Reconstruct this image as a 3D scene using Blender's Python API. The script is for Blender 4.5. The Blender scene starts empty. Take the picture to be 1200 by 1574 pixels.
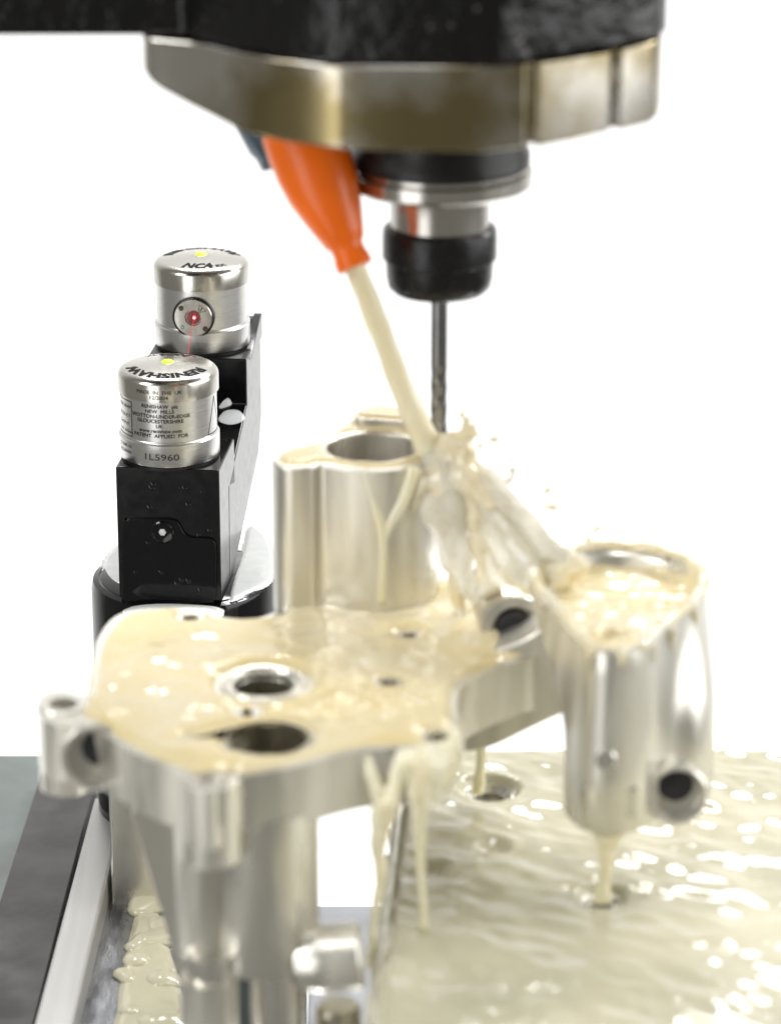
import bpy, bmesh, math, random
import numpy as np
from mathutils import Vector, Matrix, noise

random.seed(7)
S = bpy.context.scene
R = math.radians

# ------------------------------------------------------------------ camera
H, PITCH, FPX = 0.75, R(20), 5000.0          # eye height, downward pitch, focal length in 1200x1574 picture pixels
cam = bpy.data.cameras.new('camera')
cam.sensor_fit = 'VERTICAL'; cam.sensor_height = 24.0; cam.sensor_width = 24.0
cam.lens = FPX / 1574 * 24.0
cam.clip_start = 0.02; cam.clip_end = 50
cam.dof.use_dof = True; cam.dof.focus_distance = 0.985; cam.dof.aperture_fstop = 6.5
camo = bpy.data.objects.new('camera', cam); S.collection.objects.link(camo)
camo.location = (0, 0, H); camo.rotation_euler = (R(90) - PITCH, 0, 0)
S.camera = camo

# ------------------------------------------------------------------ world and lamps (studio)
w = bpy.data.worlds.new('World'); S.world = w; w.use_nodes = True
bg = w.node_tree.nodes['Background']
bg.inputs[0].default_value = (1.0, 0.97, 0.88, 1); bg.inputs[1].default_value = 0.22
S.view_settings.view_transform = 'Standard'; S.view_settings.look = 'None'
S.view_settings.exposure = 0.15; S.view_settings.gamma = 1.0
S.view_settings.use_curve_mapping = False
S.cycles.use_denoising = True
S.cycles.max_bounces = 8

def area(name, loc, target, sx, sy, power, col=(1, 1, 1)):
    l = bpy.data.lights.new(name, 'AREA'); l.shape = 'RECTANGLE'; l.size = sx; l.size_y = sy
    l.energy = power; l.color = col
    o = bpy.data.objects.new(name, l); S.collection.objects.link(o)
    o.location = loc
    o.rotation_euler = (Vector(target) - Vector(loc)).to_track_quat('-Z', 'Y').to_euler()
    return o
area('backdrop_light', (0, 1.15, -0.75), (0, 1.75, 0.25), 2.4, 0.4, 30)
area('back_softbox', (0.04, 1.40, 1.02), (0.03, 0.78, 0.40), 0.50, 0.12, 4.5)
area('back_right_softbox', (0.50, 1.28, 0.98), (0.05, 0.75, 0.38), 0.34, 0.10, 2.6)
area('top_fill', (-0.10, 0.30, 1.50), (0, 0.78, 0.40), 0.5, 0.3, 3.5)  # unseen fill, added to brighten the coolant without glints
area('right_softbox', (0.95, 0.75, 0.70), (0.02, 0.80, 0.45), 1.1, 0.7, 6.5)
area('left_softbox', (-0.80, 0.40, 1.10), (-0.04, 0.85, 0.42), 0.30, 0.5, 4.5)
area('front_fill', (-0.55, 0.08, 0.45), (-0.02, 0.80, 0.42), 0.42, 0.7, 1.9)  # unseen fill, added for gradients on the front-facing metal

# ------------------------------------------------------------------ picture point -> place
def ray(px, py):
    dx = (px - 600) / FPX; dy = (787 - py) / FPX
    return Vector((dx, math.cos(PITCH) + dy * math.sin(PITCH), -math.sin(PITCH) + dy * math.cos(PITCH)))
CO = Vector((0, 0, H))
def PY(px, py, Y): d = ray(px, py); return CO + d * (Y / d.y)
def PZ(px, py, z): d = ray(px, py); return CO + d * ((z - H) / d.z)
def PD(px, py, t): return CO + ray(px, py) * t
def plane_hit(px, py, p0, n):
    d = ray(px, py); return CO + d * ((Vector(p0) - CO).dot(n) / d.dot(n))

# ------------------------------------------------------------------ materials
MAT = {}
def mat(name, base, metal=0.0, rough=0.4, coat=0.0, noise_amt=0.0, noise_scale=200.0, stretch=(1, 1, 1),
        bump=0.0, bump_scale=None, rough_var=0.0, base2=None, mix_lo=0.4, mix_hi=0.7, emit=None, estr=0.0,
        sss=0.0, trans=0.0, alpha=1.0, spec=0.5, ior=1.5, bump_dist=0.0005, film_=0.0):
    m = bpy.data.materials.new(name); m.use_nodes = True
    nt = m.node_tree; b = nt.nodes['Principled BSDF']
    I = b.inputs
    I['Base Color'].default_value = (*base, 1); I['Metallic'].default_value = metal
    I['Roughness'].default_value = rough; I['Coat Weight'].default_value = coat
    I['Coat Roughness'].default_value = 0.05
    I['Specular IOR Level'].default_value = spec; I['IOR'].default_value = ior
    I['Transmission Weight'].default_value = trans; I['Alpha'].default_value = alpha
    if sss:
        I['Subsurface Weight'].default_value = sss; I['Subsurface Radius'].default_value = (1, .8, .5)
        I['Subsurface Scale'].default_value = 0.003
    if emit:
        I['Emission Color'].default_value = (*emit, 1); I['Emission Strength'].default_value = estr
    if noise_amt or bump or rough_var or base2:
        tc = nt.nodes.new('ShaderNodeTexCoord'); mp = nt.nodes.new('ShaderNodeMapping')
        mp.inputs['Scale'].default_value = stretch
        nt.links.new(tc.outputs['Object'], mp.inputs[0])
        n = nt.nodes.new('ShaderNodeTexNoise'); n.inputs['Scale'].default_value = noise_scale
        n.inputs['Detail'].default_value = 5
        nt.links.new(mp.outputs[0], n.inputs['Vector'])
        if base2 or noise_amt:
            cr = nt.nodes.new('ShaderNodeValToRGB')
            cr.color_ramp.elements[0].position = mix_lo; cr.color_ramp.elements[1].position = mix_hi
            if base2 is None:
                base2 = tuple(c * (1 - noise_amt) for c in base)
            cr.color_ramp.elements[0].color = (*base, 1); cr.color_ramp.elements[1].color = (*base2, 1)
            nt.links.new(n.outputs['Fac'], cr.inputs[0]); nt.links.new(cr.outputs[0], I['Base Color'])
        if rough_var:
            mr = nt.nodes.new('ShaderNodeMapRange')
            mr.inputs['From Min'].default_value = .3; mr.inputs['From Max'].default_value = .7
            mr.inputs['To Min'].default_value = max(0.02, rough - rough_var); mr.inputs['To Max'].default_value = rough + rough_var
            nt.links.new(n.outputs['Fac'], mr.inputs[0]); nt.links.new(mr.outputs[0], I['Roughness'])
        if bump:
            n2 = n
            if bump_scale:
                n2 = nt.nodes.new('ShaderNodeTexNoise'); n2.inputs['Scale'].default_value = bump_scale
                n2.inputs['Detail'].default_value = 4
                nt.links.new(mp.outputs[0], n2.inputs['Vector'])
            bp = nt.nodes.new('ShaderNodeBump'); bp.inputs['Strength'].default_value = bump
            bp.inputs['Distance'].default_value = bump_dist
            nt.links.new(n2.outputs['Fac'], bp.inputs['Height']); nt.links.new(bp.outputs[0], I['Normal'])
    if film_:
        n3 = nt.nodes.new('ShaderNodeTexNoise'); n3.inputs['Scale'].default_value = 70; n3.inputs['Detail'].default_value = 4
        mp3 = nt.nodes.new('ShaderNodeMapping'); mp3.inputs['Scale'].default_value = (1.3, 1.3, .22)
        nt.links.new(tc.outputs['Object'], mp3.inputs[0]); nt.links.new(mp3.outputs[0], n3.inputs['Vector'])
        r3 = nt.nodes.new('ShaderNodeMapRange'); r3.inputs['From Min'].default_value = .45; r3.inputs['From Max'].default_value = .72
        r3.inputs['To Max'].default_value = film_
        nt.links.new(n3.outputs['Fac'], r3.inputs[0])
        mx = nt.nodes.new('ShaderNodeMix'); mx.data_type = 'RGBA'
        nt.links.new(r3.outputs[0], mx.inputs[0]); nt.links.new(cr.outputs[0], mx.inputs[6]); mx.inputs[7].default_value = (.80, .77, .66, 1)
        nt.links.new(mx.outputs[2], I['Base Color'])
        mm = nt.nodes.new('ShaderNodeMath'); mm.operation = 'MULTIPLY_ADD'; mm.inputs[1].default_value = -metal; mm.inputs[2].default_value = metal
        nt.links.new(r3.outputs[0], mm.inputs[0]); nt.links.new(mm.outputs[0], I['Metallic'])
    MAT[name] = m
    return m
mat('backdrop_white', (.92, .92, .92), rough=.9, noise_amt=.02, noise_scale=2)
mat('brushed_steel', (.70, .69, .67), 1, .30, noise_amt=.07, noise_scale=900, stretch=(.05, .05, 6), rough_var=.05, bump=.04, bump_dist=.0001)
mat('turned_steel', (.62, .60, .55), 1, .20, noise_amt=.10, noise_scale=700, stretch=(1, 1, .3), rough_var=.05)
mat('gloss_black', (.004, .004, .005), 0, .09, spec=.4, bump=.12, noise_scale=260, bump_dist=.0003, rough_var=.04)
mat('black_anodised', (.004, .004, .005), 0, .16, spec=.45, rough_var=.05, noise_scale=300, bump=.06, bump_dist=.0002)
mat('black_cast', (.004, .004, .004), 0, .20, bump=.7, bump_scale=150, noise_scale=240, stretch=(1, 1, 1), base2=(.16, .15, .13), mix_lo=.68, mix_hi=.74, bump_dist=.0016, spec=.35)  # pale flecks in the colour stand in for reflections on the casting
mat('black_ring', (.012, .012, .012), .3, .35, rough_var=.08)
mat('nut_black', (.020, .020, .021), .6, .26, rough_var=.08, noise_scale=300)
mat('nose_steel', (.64, .62, .57), 1, .17, base2=(.27, .22, .11), noise_scale=24, mix_lo=.44, mix_hi=.60, rough_var=.08)
mat('holder_steel', (.55, .53, .49), 1, .22, noise_amt=.25, noise_scale=150, stretch=(1, 1, .2), rough_var=.06)
mat('tool_carbide', (.30, .30, .31), 1, .18, noise_amt=.2, noise_scale=300)
mat('orange_plastic', (1.0, .17, .002), 0, .32, coat=.1, noise_amt=.10, noise_scale=60, sss=.05)
mat('blue_plastic', (.06, .10, .14), 0, .35, noise_amt=.2, noise_scale=80)
mat('aluminium', (.76, .74, .67), .92, .33, film_=.80, noise_amt=.25, noise_scale=90, stretch=(1, 1, .15), rough_var=.08, bump=.08, bump_scale=900, bump_dist=.0002)
mat('milled_aluminium', (.78, .76, .70), .9, .22, noise_amt=.15, noise_scale=120, rough_var=.06)
mat('dark_metal', (.48, .45, .35), .9, .30, noise_amt=.3, noise_scale=150)  # darker than the casting: shade put into the bore sleeves' colour
mat('pin_dark', (.05, .05, .055), .6, .35, noise_amt=.3, noise_scale=300)
mat('bore_dark', (.10, .09, .06), .7, .4, noise_amt=.3, noise_scale=300)  # dark colour stands in for shade in bores and slots
mat('ink', (.008, .007, .006), 0, .7, spec=.15, noise_amt=.2, noise_scale=500)
mat('etched', (.015, .014, .012), 0, .5, noise_amt=.3, noise_scale=900)
mat('led', (.35, .55, .02), 0, .35, emit=(.58, .80, .01), estr=.75, noise_amt=.05)
mat('laser_red', (1, .1, .1), 0, .3, emit=(1, .05, .08), estr=3.0, noise_amt=.05)
mat('laser_core', (1, .8, .8), 0, .3, emit=(1, .7, .72), estr=5.0, noise_amt=.05)
mat('lens_red', (.30, .09, .09), .5, .18, noise_amt=.2, noise_scale=400)  # reddish colour stands in for the laser's glow on the lens
mat('coolant', (.78, .65, .35), 0, .10, coat=.3, base2=(.80, .72, .50), noise_scale=45, mix_lo=.35, mix_hi=.7, sss=.25, bump=.10, bump_scale=130, bump_dist=.002)
mat('coolant_pool', (.64, .60, .44), 0, .05, base2=(.53, .51, .37), noise_scale=30, mix_lo=.35, mix_hi=.7, bump=.10, bump_scale=220, bump_dist=.001, spec=.7)
mat('coolant_jet', (.93, .88, .68), 0, .14, base2=(.88, .79, .52), noise_scale=60, stretch=(3, 3, .4), sss=.35)
mat('coolant_splash', (.86, .83, .72), 0, .12, base2=(.84, .74, .48), noise_scale=70, mix_lo=.35, mix_hi=.65, sss=.4, trans=.15, bump=.15, bump_scale=200, bump_dist=.002)
mat('coolant_clear', (.9, .9, .86), 0, .03, trans=.9, ior=1.33, noise_amt=.03)
mat('milk', (.82, .84, .82), 0, .08, noise_amt=.1, noise_scale=200, sss=.2)
mat('slab_dark', (.035, .031, .029), .3, .32, base2=(.075, .07, .07), noise_scale=45, mix_lo=.45, mix_hi=.65, rough_var=.12, bump=.1)
mat('grey_glass', (.15, .18, .17), 0, .35, noise_amt=.3, noise_scale=40, coat=.3)
mat('rail_white', (.50, .49, .47), .5, .38, noise_amt=.12, noise_scale=60, stretch=(4, .2, 1))
mat('scuffed_metal', (.62, .63, .66), 1, .24, base2=(.16, .16, .17), noise_scale=130, stretch=(1.6, .4, 1), mix_lo=.45, mix_hi=.66, rough_var=.12, bump=.2, bump_dist=.001)
mat('bed_grey', (.33, .34, .36), .4, .35, noise_amt=.2, noise_scale=60)

# splash sheet: milky, half see-through
def splash_sheet_mat():
    m = bpy.data.materials.new('coolant_sheet'); m.use_nodes = True; nt = m.node_tree
    b = nt.nodes['Principled BSDF']; out = nt.nodes['Material Output']
    b.inputs['Base Color'].default_value = (.93, .92, .87, 1); b.inputs['Roughness'].default_value = .25
    tr = nt.nodes.new('ShaderNodeBsdfTranslucent'); tr.inputs[0].default_value = (.9, .88, .80, 1)
    tp = nt.nodes.new('ShaderNodeBsdfTransparent')
    m1 = nt.nodes.new('ShaderNodeMixShader'); m1.inputs[0].default_value = .65
    nt.links.new(b.outputs[0], m1.inputs[1]); nt.links.new(tr.outputs[0], m1.inputs[2])
    tc = nt.nodes.new('ShaderNodeTexCoord'); n = nt.nodes.new('ShaderNodeTexNoise'); n.inputs['Scale'].default_value = 75
    n.inputs['Detail'].default_value = 3
    nt.links.new(tc.outputs['Object'], n.inputs['Vector'])
    mr = nt.nodes.new('ShaderNodeMapRange'); mr.inputs['From Min'].default_value = .38; mr.inputs['From Max'].default_value = .62
    mr.inputs['To Min'].default_value = .05; mr.inputs['To Max'].default_value = .42
    nt.links.new(n.outputs['Fac'], mr.inputs[0])
    m2 = nt.nodes.new('ShaderNodeMixShader'); nt.links.new(mr.outputs[0], m2.inputs[0])
    nt.links.new(m1.outputs[0], m2.inputs[1]); nt.links.new(tp.outputs[0], m2.inputs[2])
    nt.links.new(m2.outputs[0], out.inputs[0]); MAT['coolant_sheet'] = m
splash_sheet_mat()

def beam_mat():
    m = bpy.data.materials.new('laser_beam'); m.use_nodes = True; nt = m.node_tree; nt.nodes.remove(nt.nodes['Principled BSDF'])
    e = nt.nodes.new('ShaderNodeEmission'); e.inputs[0].default_value = (1, .03, .05, 1); e.inputs[1].default_value = 1.4
    t = nt.nodes.new('ShaderNodeBsdfTransparent'); x = nt.nodes.new('ShaderNodeMixShader'); x.inputs[0].default_value = .55
    nt.links.new(t.outputs[0], x.inputs[1]); nt.links.new(e.outputs[0], x.inputs[2]); nt.links.new(x.outputs[0], nt.nodes['Material Output'].inputs[0])
    MAT['laser_beam'] = m
beam_mat()
# ------------------------------------------------------------------ mesh helpers
def finish(name, verts, faces, m, parent=None, smooth=35, bevel=0.0, bseg=2, recalc=True):
    me = bpy.data.meshes.new(name); me.from_pydata([tuple(v) for v in verts], [], faces)
    if recalc:
        bm = bmesh.new(); bm.from_mesh(me); bmesh.ops.recalc_face_normals(bm, faces=bm.faces); bm.to_mesh(me); bm.free()
    return link(name, me, m, parent, smooth, bevel, bseg)
def link(name, me, m, parent=None, smooth=35, bevel=0.0, bseg=2):
    me.materials.clear(); me.materials.append(MAT[m])
    if smooth and len(me.polygons):
        me.polygons.foreach_set('use_smooth', [True] * len(me.polygons))
        if smooth < 180: me.set_sharp_from_angle(angle=R(smooth))
    o = bpy.data.objects.new(name, me); S.collection.objects.link(o)
    if parent is not None:
        o.parent = parent
        p = parent; off = Vector((0, 0, 0))
        while p is not None: off += p.location; p = p.parent
        o.location = -off                     # meshes are drawn in place, the root Empty stands at the thing's base
    if bevel:
        b = o.modifiers.new('bevel', 'BEVEL'); b.width = bevel; b.segments = bseg; b.limit_method = 'ANGLE'; b.angle_limit = R(40)
        b.harden_normals = True
    return o
def tag(o, label=None, cat=None, group=None, kind=None):
    if label: o['label'] = label
    if cat: o['category'] = cat
    if group: o['group'] = group
    if kind: o['kind'] = kind
    return o
def root(name, loc, label, cat, group=None):
    o = bpy.data.objects.new(name, None); S.collection.objects.link(o); o.location = loc; o.empty_display_size = .01
    return tag(o, label, cat, group)
class MB:
    def __init__(s): s.v = []; s.f = []
    def add(s, v, f):
        n = len(s.v); s.v += [Vector(p) for p in v]; s.f += [tuple(i + n for i in q) for q in f]; return s
    def prism(s, pts, z0, z1):               # pts: (x,y)
        n = len(pts)
        v = [(p[0], p[1], z0) for p in pts] + [(p[0], p[1], z1) for p in pts]
        f = [tuple(range(n - 1, -1, -1)), tuple(range(n, 2 * n))] + [(i, (i + 1) % n, n + (i + 1) % n, n + i) for i in range(n)]
        return s.add(v, f)
    def box(s, c, size, rotz=0):
        c = Vector(c); hx, hy, hz = size[0] / 2, size[1] / 2, size[2] / 2
        M = Matrix.Rotation(rotz, 3, 'Z')
        pts = [c + M @ Vector((x, y, z)) for z in (-hz, hz) for x, y in ((-hx, -hy), (hx, -hy), (hx, hy), (-hx, hy))]
        return s.add(pts, [(3, 2, 1, 0), (4, 5, 6, 7), (0, 1, 5, 4), (1, 2, 6, 5), (2, 3, 7, 6), (3, 0, 4, 7)])
    def lathe(s, prof, c=(0, 0, 0), seg=64, axis=None, cap=True):  # prof: (r, h) from bottom to top
        c = Vector(c); q = Matrix.Identity(3) if axis is None else Vector(axis).normalized().to_track_quat('Z', 'Y').to_matrix()
        v = []; f = []
        for r, h in prof:
            for k in range(seg):
                a = 2 * math.pi * k / seg
                v.append(c + q @ Vector((r * math.cos(a), r * math.sin(a), h)))
        n = len(prof)
        for i in range(n - 1):
            for k in range(seg):
                k2 = (k + 1) % seg
                f.append((i * seg + k, i * seg + k2, (i + 1) * seg + k2, (i + 1) * seg + k))
        if cap and prof[0][0] > 1e-6: f.append(tuple(range(seg - 1, -1, -1)))
        if cap and prof[-1][0] > 1e-6: f.append(tuple((n - 1) * seg + k for k in range(seg)))
        return s.add(v, f)
    def tube(s, pts, rad, seg=20, wob=0.0, sq=1.0, wscale=120):
        pts = [Vector(p) for p in pts]; v = []; f = []; n = len(pts)
        up = Vector((0.3, -1, 0.2))
        for i, p in enumerate(pts):
            t = (pts[min(i + 1, n - 1)] - pts[max(i - 1, 0)]).normalized()
            a = t.cross(up).normalized(); b = a.cross(t).normalized()
            for k in range(seg):
                th = 2 * math.pi * k / seg
                d = a * math.cos(th) + b * math.sin(th) * sq
                r = rad[i] * (1 + wob * noise.noise((p + d * rad[i]) * wscale))
                v.append(p + d * r)
        for i in range(n - 1):
            for k in range(seg):
                k2 = (k + 1) % seg
                f.append((i * seg + k, i * seg + k2, (i + 1) * seg + k2, (i + 1) * seg + k))
        f.append(tuple(range(seg - 1, -1, -1))); f.append(tuple((n - 1) * seg + k for k in range(seg)))
        return s.add(v, f)
    def loft(s, rings, cap=True):
        n = len(rings[0]); v = [p for r in rings for p in r]; f = []
        for i in range(len(rings) - 1):
            for k in range(n):
                k2 = (k + 1) % n
                f.append((i * n + k, i * n + k2, (i + 1) * n + k2, (i + 1) * n + k))
        if cap: f.append(tuple(range(n - 1, -1, -1))); f.append(tuple((len(rings) - 1) * n + k for k in range(n)))
        return s.add(v, f)
    def build(s, name, m, parent=None, **k): return finish(name, s.v, s.f, m, parent, **k)
def catmull(pts, n=6, closed=True):
    out = []; N = len(pts)
    for i in range(N if closed else N - 1):
        g = (lambda j: Vector(pts[j % N])) if closed else (lambda j: Vector(pts[max(0, min(N - 1, j))]))
        p0, p1, p2, p3 = g(i - 1), g(i), g(i + 1), g(i + 2)
        for k in range(n):
            t = k / n
            out.append(0.5 * ((2 * p1) + (p2 - p0) * t + (2 * p0 - 5 * p1 + 4 * p2 - p3) * t * t + (3 * p1 - p0 - 3 * p2 + p3) * t ** 3))
    if not closed: out.append(Vector(pts[-1]))
    return out
def outline(pxs, z, n=5):
    return [Vector((p.x, p.y)) for p in catmull([PZ(x, y, z) for x, y in pxs], n)]
def lerp_list(vals, n):
    return [float(x) for x in np.interp(np.linspace(0, len(vals) - 1, n), range(len(vals)), vals)]
def boolean(o, cutters):
    for c in cutters:
        md = o.modifiers.new('cut', 'BOOLEAN'); md.operation = 'DIFFERENCE'; md.solver = 'EXACT'; md.object = c
    dg = bpy.context.evaluated_depsgraph_get(); dg.update()
    me = bpy.data.meshes.new_from_object(o.evaluated_get(dg))
    o.modifiers.clear(); old = o.data; o.data = me
    me.polygons.foreach_set('use_smooth', [True] * len(me.polygons)); me.set_sharp_from_angle(angle=R(30))
    bpy.data.meshes.remove(old)
    for c in cutters: bpy.data.objects.remove(c)
def cyl_cutter(c, r, depth, axis=(0, 0, 1), seg=48):
    return MB().lathe([(r, -depth), (r, depth)], c, seg, axis).build('cutter', 'bore_dark')
# signed distance of grid points to a polygon (positive inside)
def sdf_poly(P, poly):
    poly = np.array([[p[0], p[1]] for p in poly]); d = np.full(len(P), 1e9); ins = np.zeros(len(P), bool)
    for a, b in zip(poly, np.roll(poly, -1, 0)):
        e = b - a; wv = P - a; t = np.clip((wv @ e) / (e @ e + 1e-18), 0, 1)
        d = np.minimum(d, np.linalg.norm(wv - t[:, None] * e, axis=1))
        cond = (a[1] > P[:, 1]) != (b[1] > P[:, 1])
        with np.errstate(divide='ignore', invalid='ignore'):
            xi = (b[0] - a[0]) * (P[:, 1] - a[1]) / (b[1] - a[1] + 1e-18) + a[0]
        ins ^= cond & (P[:, 0] < xi)
    return np.where(ins, d, -d)
def fbm(P, sc, seed=0, oct=3, st=(1, 1)):
    out = np.empty(len(P))
    for i, (x, y) in enumerate(P):
        out[i] = noise.fractal(Vector((x * sc * st[0] + seed, y * sc * st[1], seed * .37)), 1.0, 2.0, oct)
    return out
def film(name, poly, z, step, hfun, m, parent=None, holes=()):
    xs = [p[0] for p in poly]; ys = [p[1] for p in poly]
    gx = np.arange(min(xs) - step, max(xs) + 2 * step, step); gy = np.arange(min(ys) - step, max(ys) + 2 * step, step)
    X, Y = np.meshgrid(gx, gy); P = np.stack([X.ravel(), Y.ravel()], 1)
    d = sdf_poly(P, poly)
    for (cx, cy, r) in holes: d = np.minimum(d, np.hypot(P[:, 0] - cx, P[:, 1] - cy) - r)
    h = hfun(P, d); nx, ny = len(gx), len(gy)
    keep = d > -1.5 * step
    idx = -np.ones(len(P), int); idx[keep] = np.arange(keep.sum())
    V = [(P[i, 0], P[i, 1], z + h[i]) for i in np.nonzero(keep)[0]]
    F = []
    for j in range(ny - 1):
        for i in range(nx - 1):
            q = (idx[j * nx + i], idx[j * nx + i + 1], idx[(j + 1) * nx + i + 1], idx[(j + 1) * nx + i])
            if min(q) >= 0: F.append(q)
    return finish(name, V, F, m, parent, smooth=180, recalc=False)
def smoothstep(x): x = np.clip(x, 0, 1); return x * x * (3 - 2 * x)

# ------------------------------------------------------------------ lettering
_tc = {}
def text_mesh(s, size, bold=0.0, shear=0.0):
    c = bpy.data.curves.new('t', 'FONT'); c.body = s; c.size = size; c.align_x = 'CENTER'; c.offset = bold; c.shear = shear
    c.resolution_u = 3
    o = bpy.data.objects.new('t', c); S.collection.objects.link(o)
    dg = bpy.context.evaluated_depsgraph_get(); dg.update()
    me = bpy.data.meshes.new_from_object(o.evaluated_get(dg))
    v = [p.co.copy() for p in me.vertices]; f = [tuple(p.vertices) for p in me.polygons]
    bpy.data.objects.remove(o); bpy.data.curves.remove(c); bpy.data.meshes.remove(me)
    return v, f
def on_cylinder(v, c, r, a0, z0, widen=1.0):
    out = []
    for p in v:
        a = a0 + p.x * widen / r
        out.append(Vector((c[0] + r * math.cos(a), c[1] + r * math.sin(a), z0 + p.y)))
    return out
def on_cap(v, c, rc, a0, outward, zfun, widen=1.0):
    out = []
    for p in v:
        if outward: a = a0 - p.x * widen / rc; r = rc + p.y
        else: a = a0 + p.x * widen / rc; r = rc - p.y
        out.append(Vector((c[0] + r * math.cos(a), c[1] + r * math.sin(a), zfun(r))))
    return out

# ================================================================== SETTING
ZT, ZB = 0.377, 0.300     # fixture table, machine bed
b = MB()
prof = [(1.75, 2.2), (1.75, -1.2)]
b.add([(-2.5, 1.75, 2.2), (2.5, 1.75, 2.2), (2.5, 1.75, -1.2), (-2.5, 1.75, -1.2), (-2.5, 1.80, 2.2), (2.5, 1.80, 2.2), (2.5, 1.80, -1.2), (-2.5, 1.80, -1.2)],
      [(0, 1, 2, 3), (7, 6, 5, 4), (0, 4, 5, 1), (3, 2, 6, 7), (0, 3, 7, 4), (1, 5, 6, 2)])
tag(b.build('backdrop', 'backdrop_white', smooth=0), kind='structure')

# machine bed at the lower left: slab pieces, each on the machine's own axes
def slab(name, pxs, z, th, m, label=None, cat=None, bevel=.0006):
    pts = [PZ(x, y, z) for x, y in pxs]
    o = MB().prism([(p.x, p.y) for p in pts], z - th, z).build(name, m, bevel=bevel, smooth=30)
    if label: tag(o, label, cat)
    return o
tag(slab('machine_bed', [(-260, 1160), (62, 1160), (480, 1180), (470, 1390), (240, 1395), (-40, 1640), (-420, 1640)], ZB, .05, 'grey_glass'), kind='structure')
slab('way_cover', [(64, 1186), (150, 1190), (141, 1224), (48, 1590), (-120, 1590), (-60, 1560), (2, 1378)], ZB + .006, .006, 'slab_dark',
     'dark grey metal way cover with dried coolant stains at lower left', 'cover')
slab('guide_rail', [(146, 1224), (192, 1238), (108, 1590), (48, 1590)], ZB + .012, .012, 'rail_white',
     'pale satin guide rail strip beside the dark way cover', 'rail', .001)
slab('bed_plate', [(200, 1235), (320, 1235), (330, 1590), (114, 1590)], ZB + .003, .003, 'scuffed_metal',
     'scuffed shiny metal bed plate beside the pale guide rail', 'plate')
blk = [PY(x, 1390, .882) for x in (172, 330)]
tag(MB().prism([(blk[0].x, .882), (blk[1].x, .882), (blk[1].x + .002, .905), (blk[0].x + .002, .905)], ZB, PY(200, 1205, .882).z).build('riser_block', 'milled_aluminium', bevel=.0008),
    'bright metal riser block behind the froth under the plate', 'block')
slab('grey_bed_block', [(480, 1392), (640, 1392), (640, 1640), (470, 1640)], ZB + .004, .05, 'bed_grey',
     'grey metal block seen low through the gap under the casting', 'block')

# fixture table with coolant running over it
tl = [PZ(620, 1150, ZT), PZ(1330, 1153, ZT), PZ(1450, 1690, ZT), PZ(548, 1690, ZT)]
tl[1].x += .05; tl[2].x += .05
holes_px = [(752, 1215, 43), (925, 1380, 28), (758, 1305, 26), (668, 1338, 22)]
ft = root('fixture_table', (0.08, 0.76, ZT - .05), 'steel fixture table flooded with cream coolant at lower right', 'table')
tb = MB().prism([(p.x, p.y) for p in tl], ZT - .05, ZT - .0012).build('table_top', 'aluminium', ft, bevel=.001)
hl = []
for x, y, r in holes_px:
    p = PZ(x, y, ZT); rr = r * .172e-3; hl.append((p.x, p.y, rr))
boolean(tb, [cyl_cutter((hx, hy, ZT), hr * .92, .02) for hx, hy, hr in hl])
for hx, hy, hr in hl[:2]:
    MB().lathe([(hr * .55, -.006), (hr * .9, -.006), (hr * .9, -.0014), (hr * .82, -.0010), (hr * .6, -.003)], (hx, hy, ZT), 40, cap=False).build('bushing', 'milled_aluminium', ft)
def pool_h(P, d):
    th = R(-32)
    u = P[:, 0] * math.cos(th) + P[:, 1] * math.sin(th); v = -P[:, 0] * math.sin(th) + P[:, 1] * math.cos(th)
    Q = np.stack([u, v], 1)
    right = smoothstep((P[:, 0] - .02) / .05)
    h = .0008 * fbm(Q, 52, 3, 1, (.5, 1.3)) + (.00085 + .00005 * right) * fbm(Q, 112, 9, 2, (.65, 1.3)) + .00010 * fbm(P, 260, 5, 1)
    for (cx, cy, r) in hl:
        q = np.hypot(P[:, 0] - cx, P[:, 1] - cy); h += .0006 * np.cos((q - r) * 800) * np.exp(-np.abs(q - r * 1.2) / .004)
        h -= .0022 * np.exp(-(q / (r * 1.05)) ** 4)
    return .0012 + h * smoothstep(d / .006) - .004 * (1 - smoothstep(d / .004))
pool = film('coolant_pool', [(p.x, p.y) for p in tl], ZT, .0009, pool_h, 'coolant_pool', holes=[(hx, hy, hr * .75) for hx, hy, hr in hl[:2]])
tag(pool, 'rippled cream coolant spread over the fixture table', kind='structure')

# ================================================================== LASER TOOL SETTER
YA = R(6.0)
ax, ay = Vector((math.cos(YA), -math.sin(YA), 0)), Vector((math.sin(YA), math.cos(YA), 0))
TXc = PD(258, 555, .970); RXc = PD(309, 390, 1.020)
TX0 = Vector((TXc.x, TXc.y, 0)); RX0 = Vector((RXc.x, RXc.y, 0))
DR = PZ(283, 882, .389)
ls = root('laser_tool_setter', (DR.x, DR.y, ZB), 'black laser tool setter with two round steel heads and yellow lamps', 'tool setter')
rd = .0286
MB().lathe([(rd, ZB - .0), (rd, .3862), (rd - .0006, .3882), (rd - .0022, .3888), (rd - .0028, .3886), (rd - .0034, .3890), (0.0001, .3890)], (DR.x, DR.y, 0), 96).build('base_drum', 'gloss_black', ls)

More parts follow.
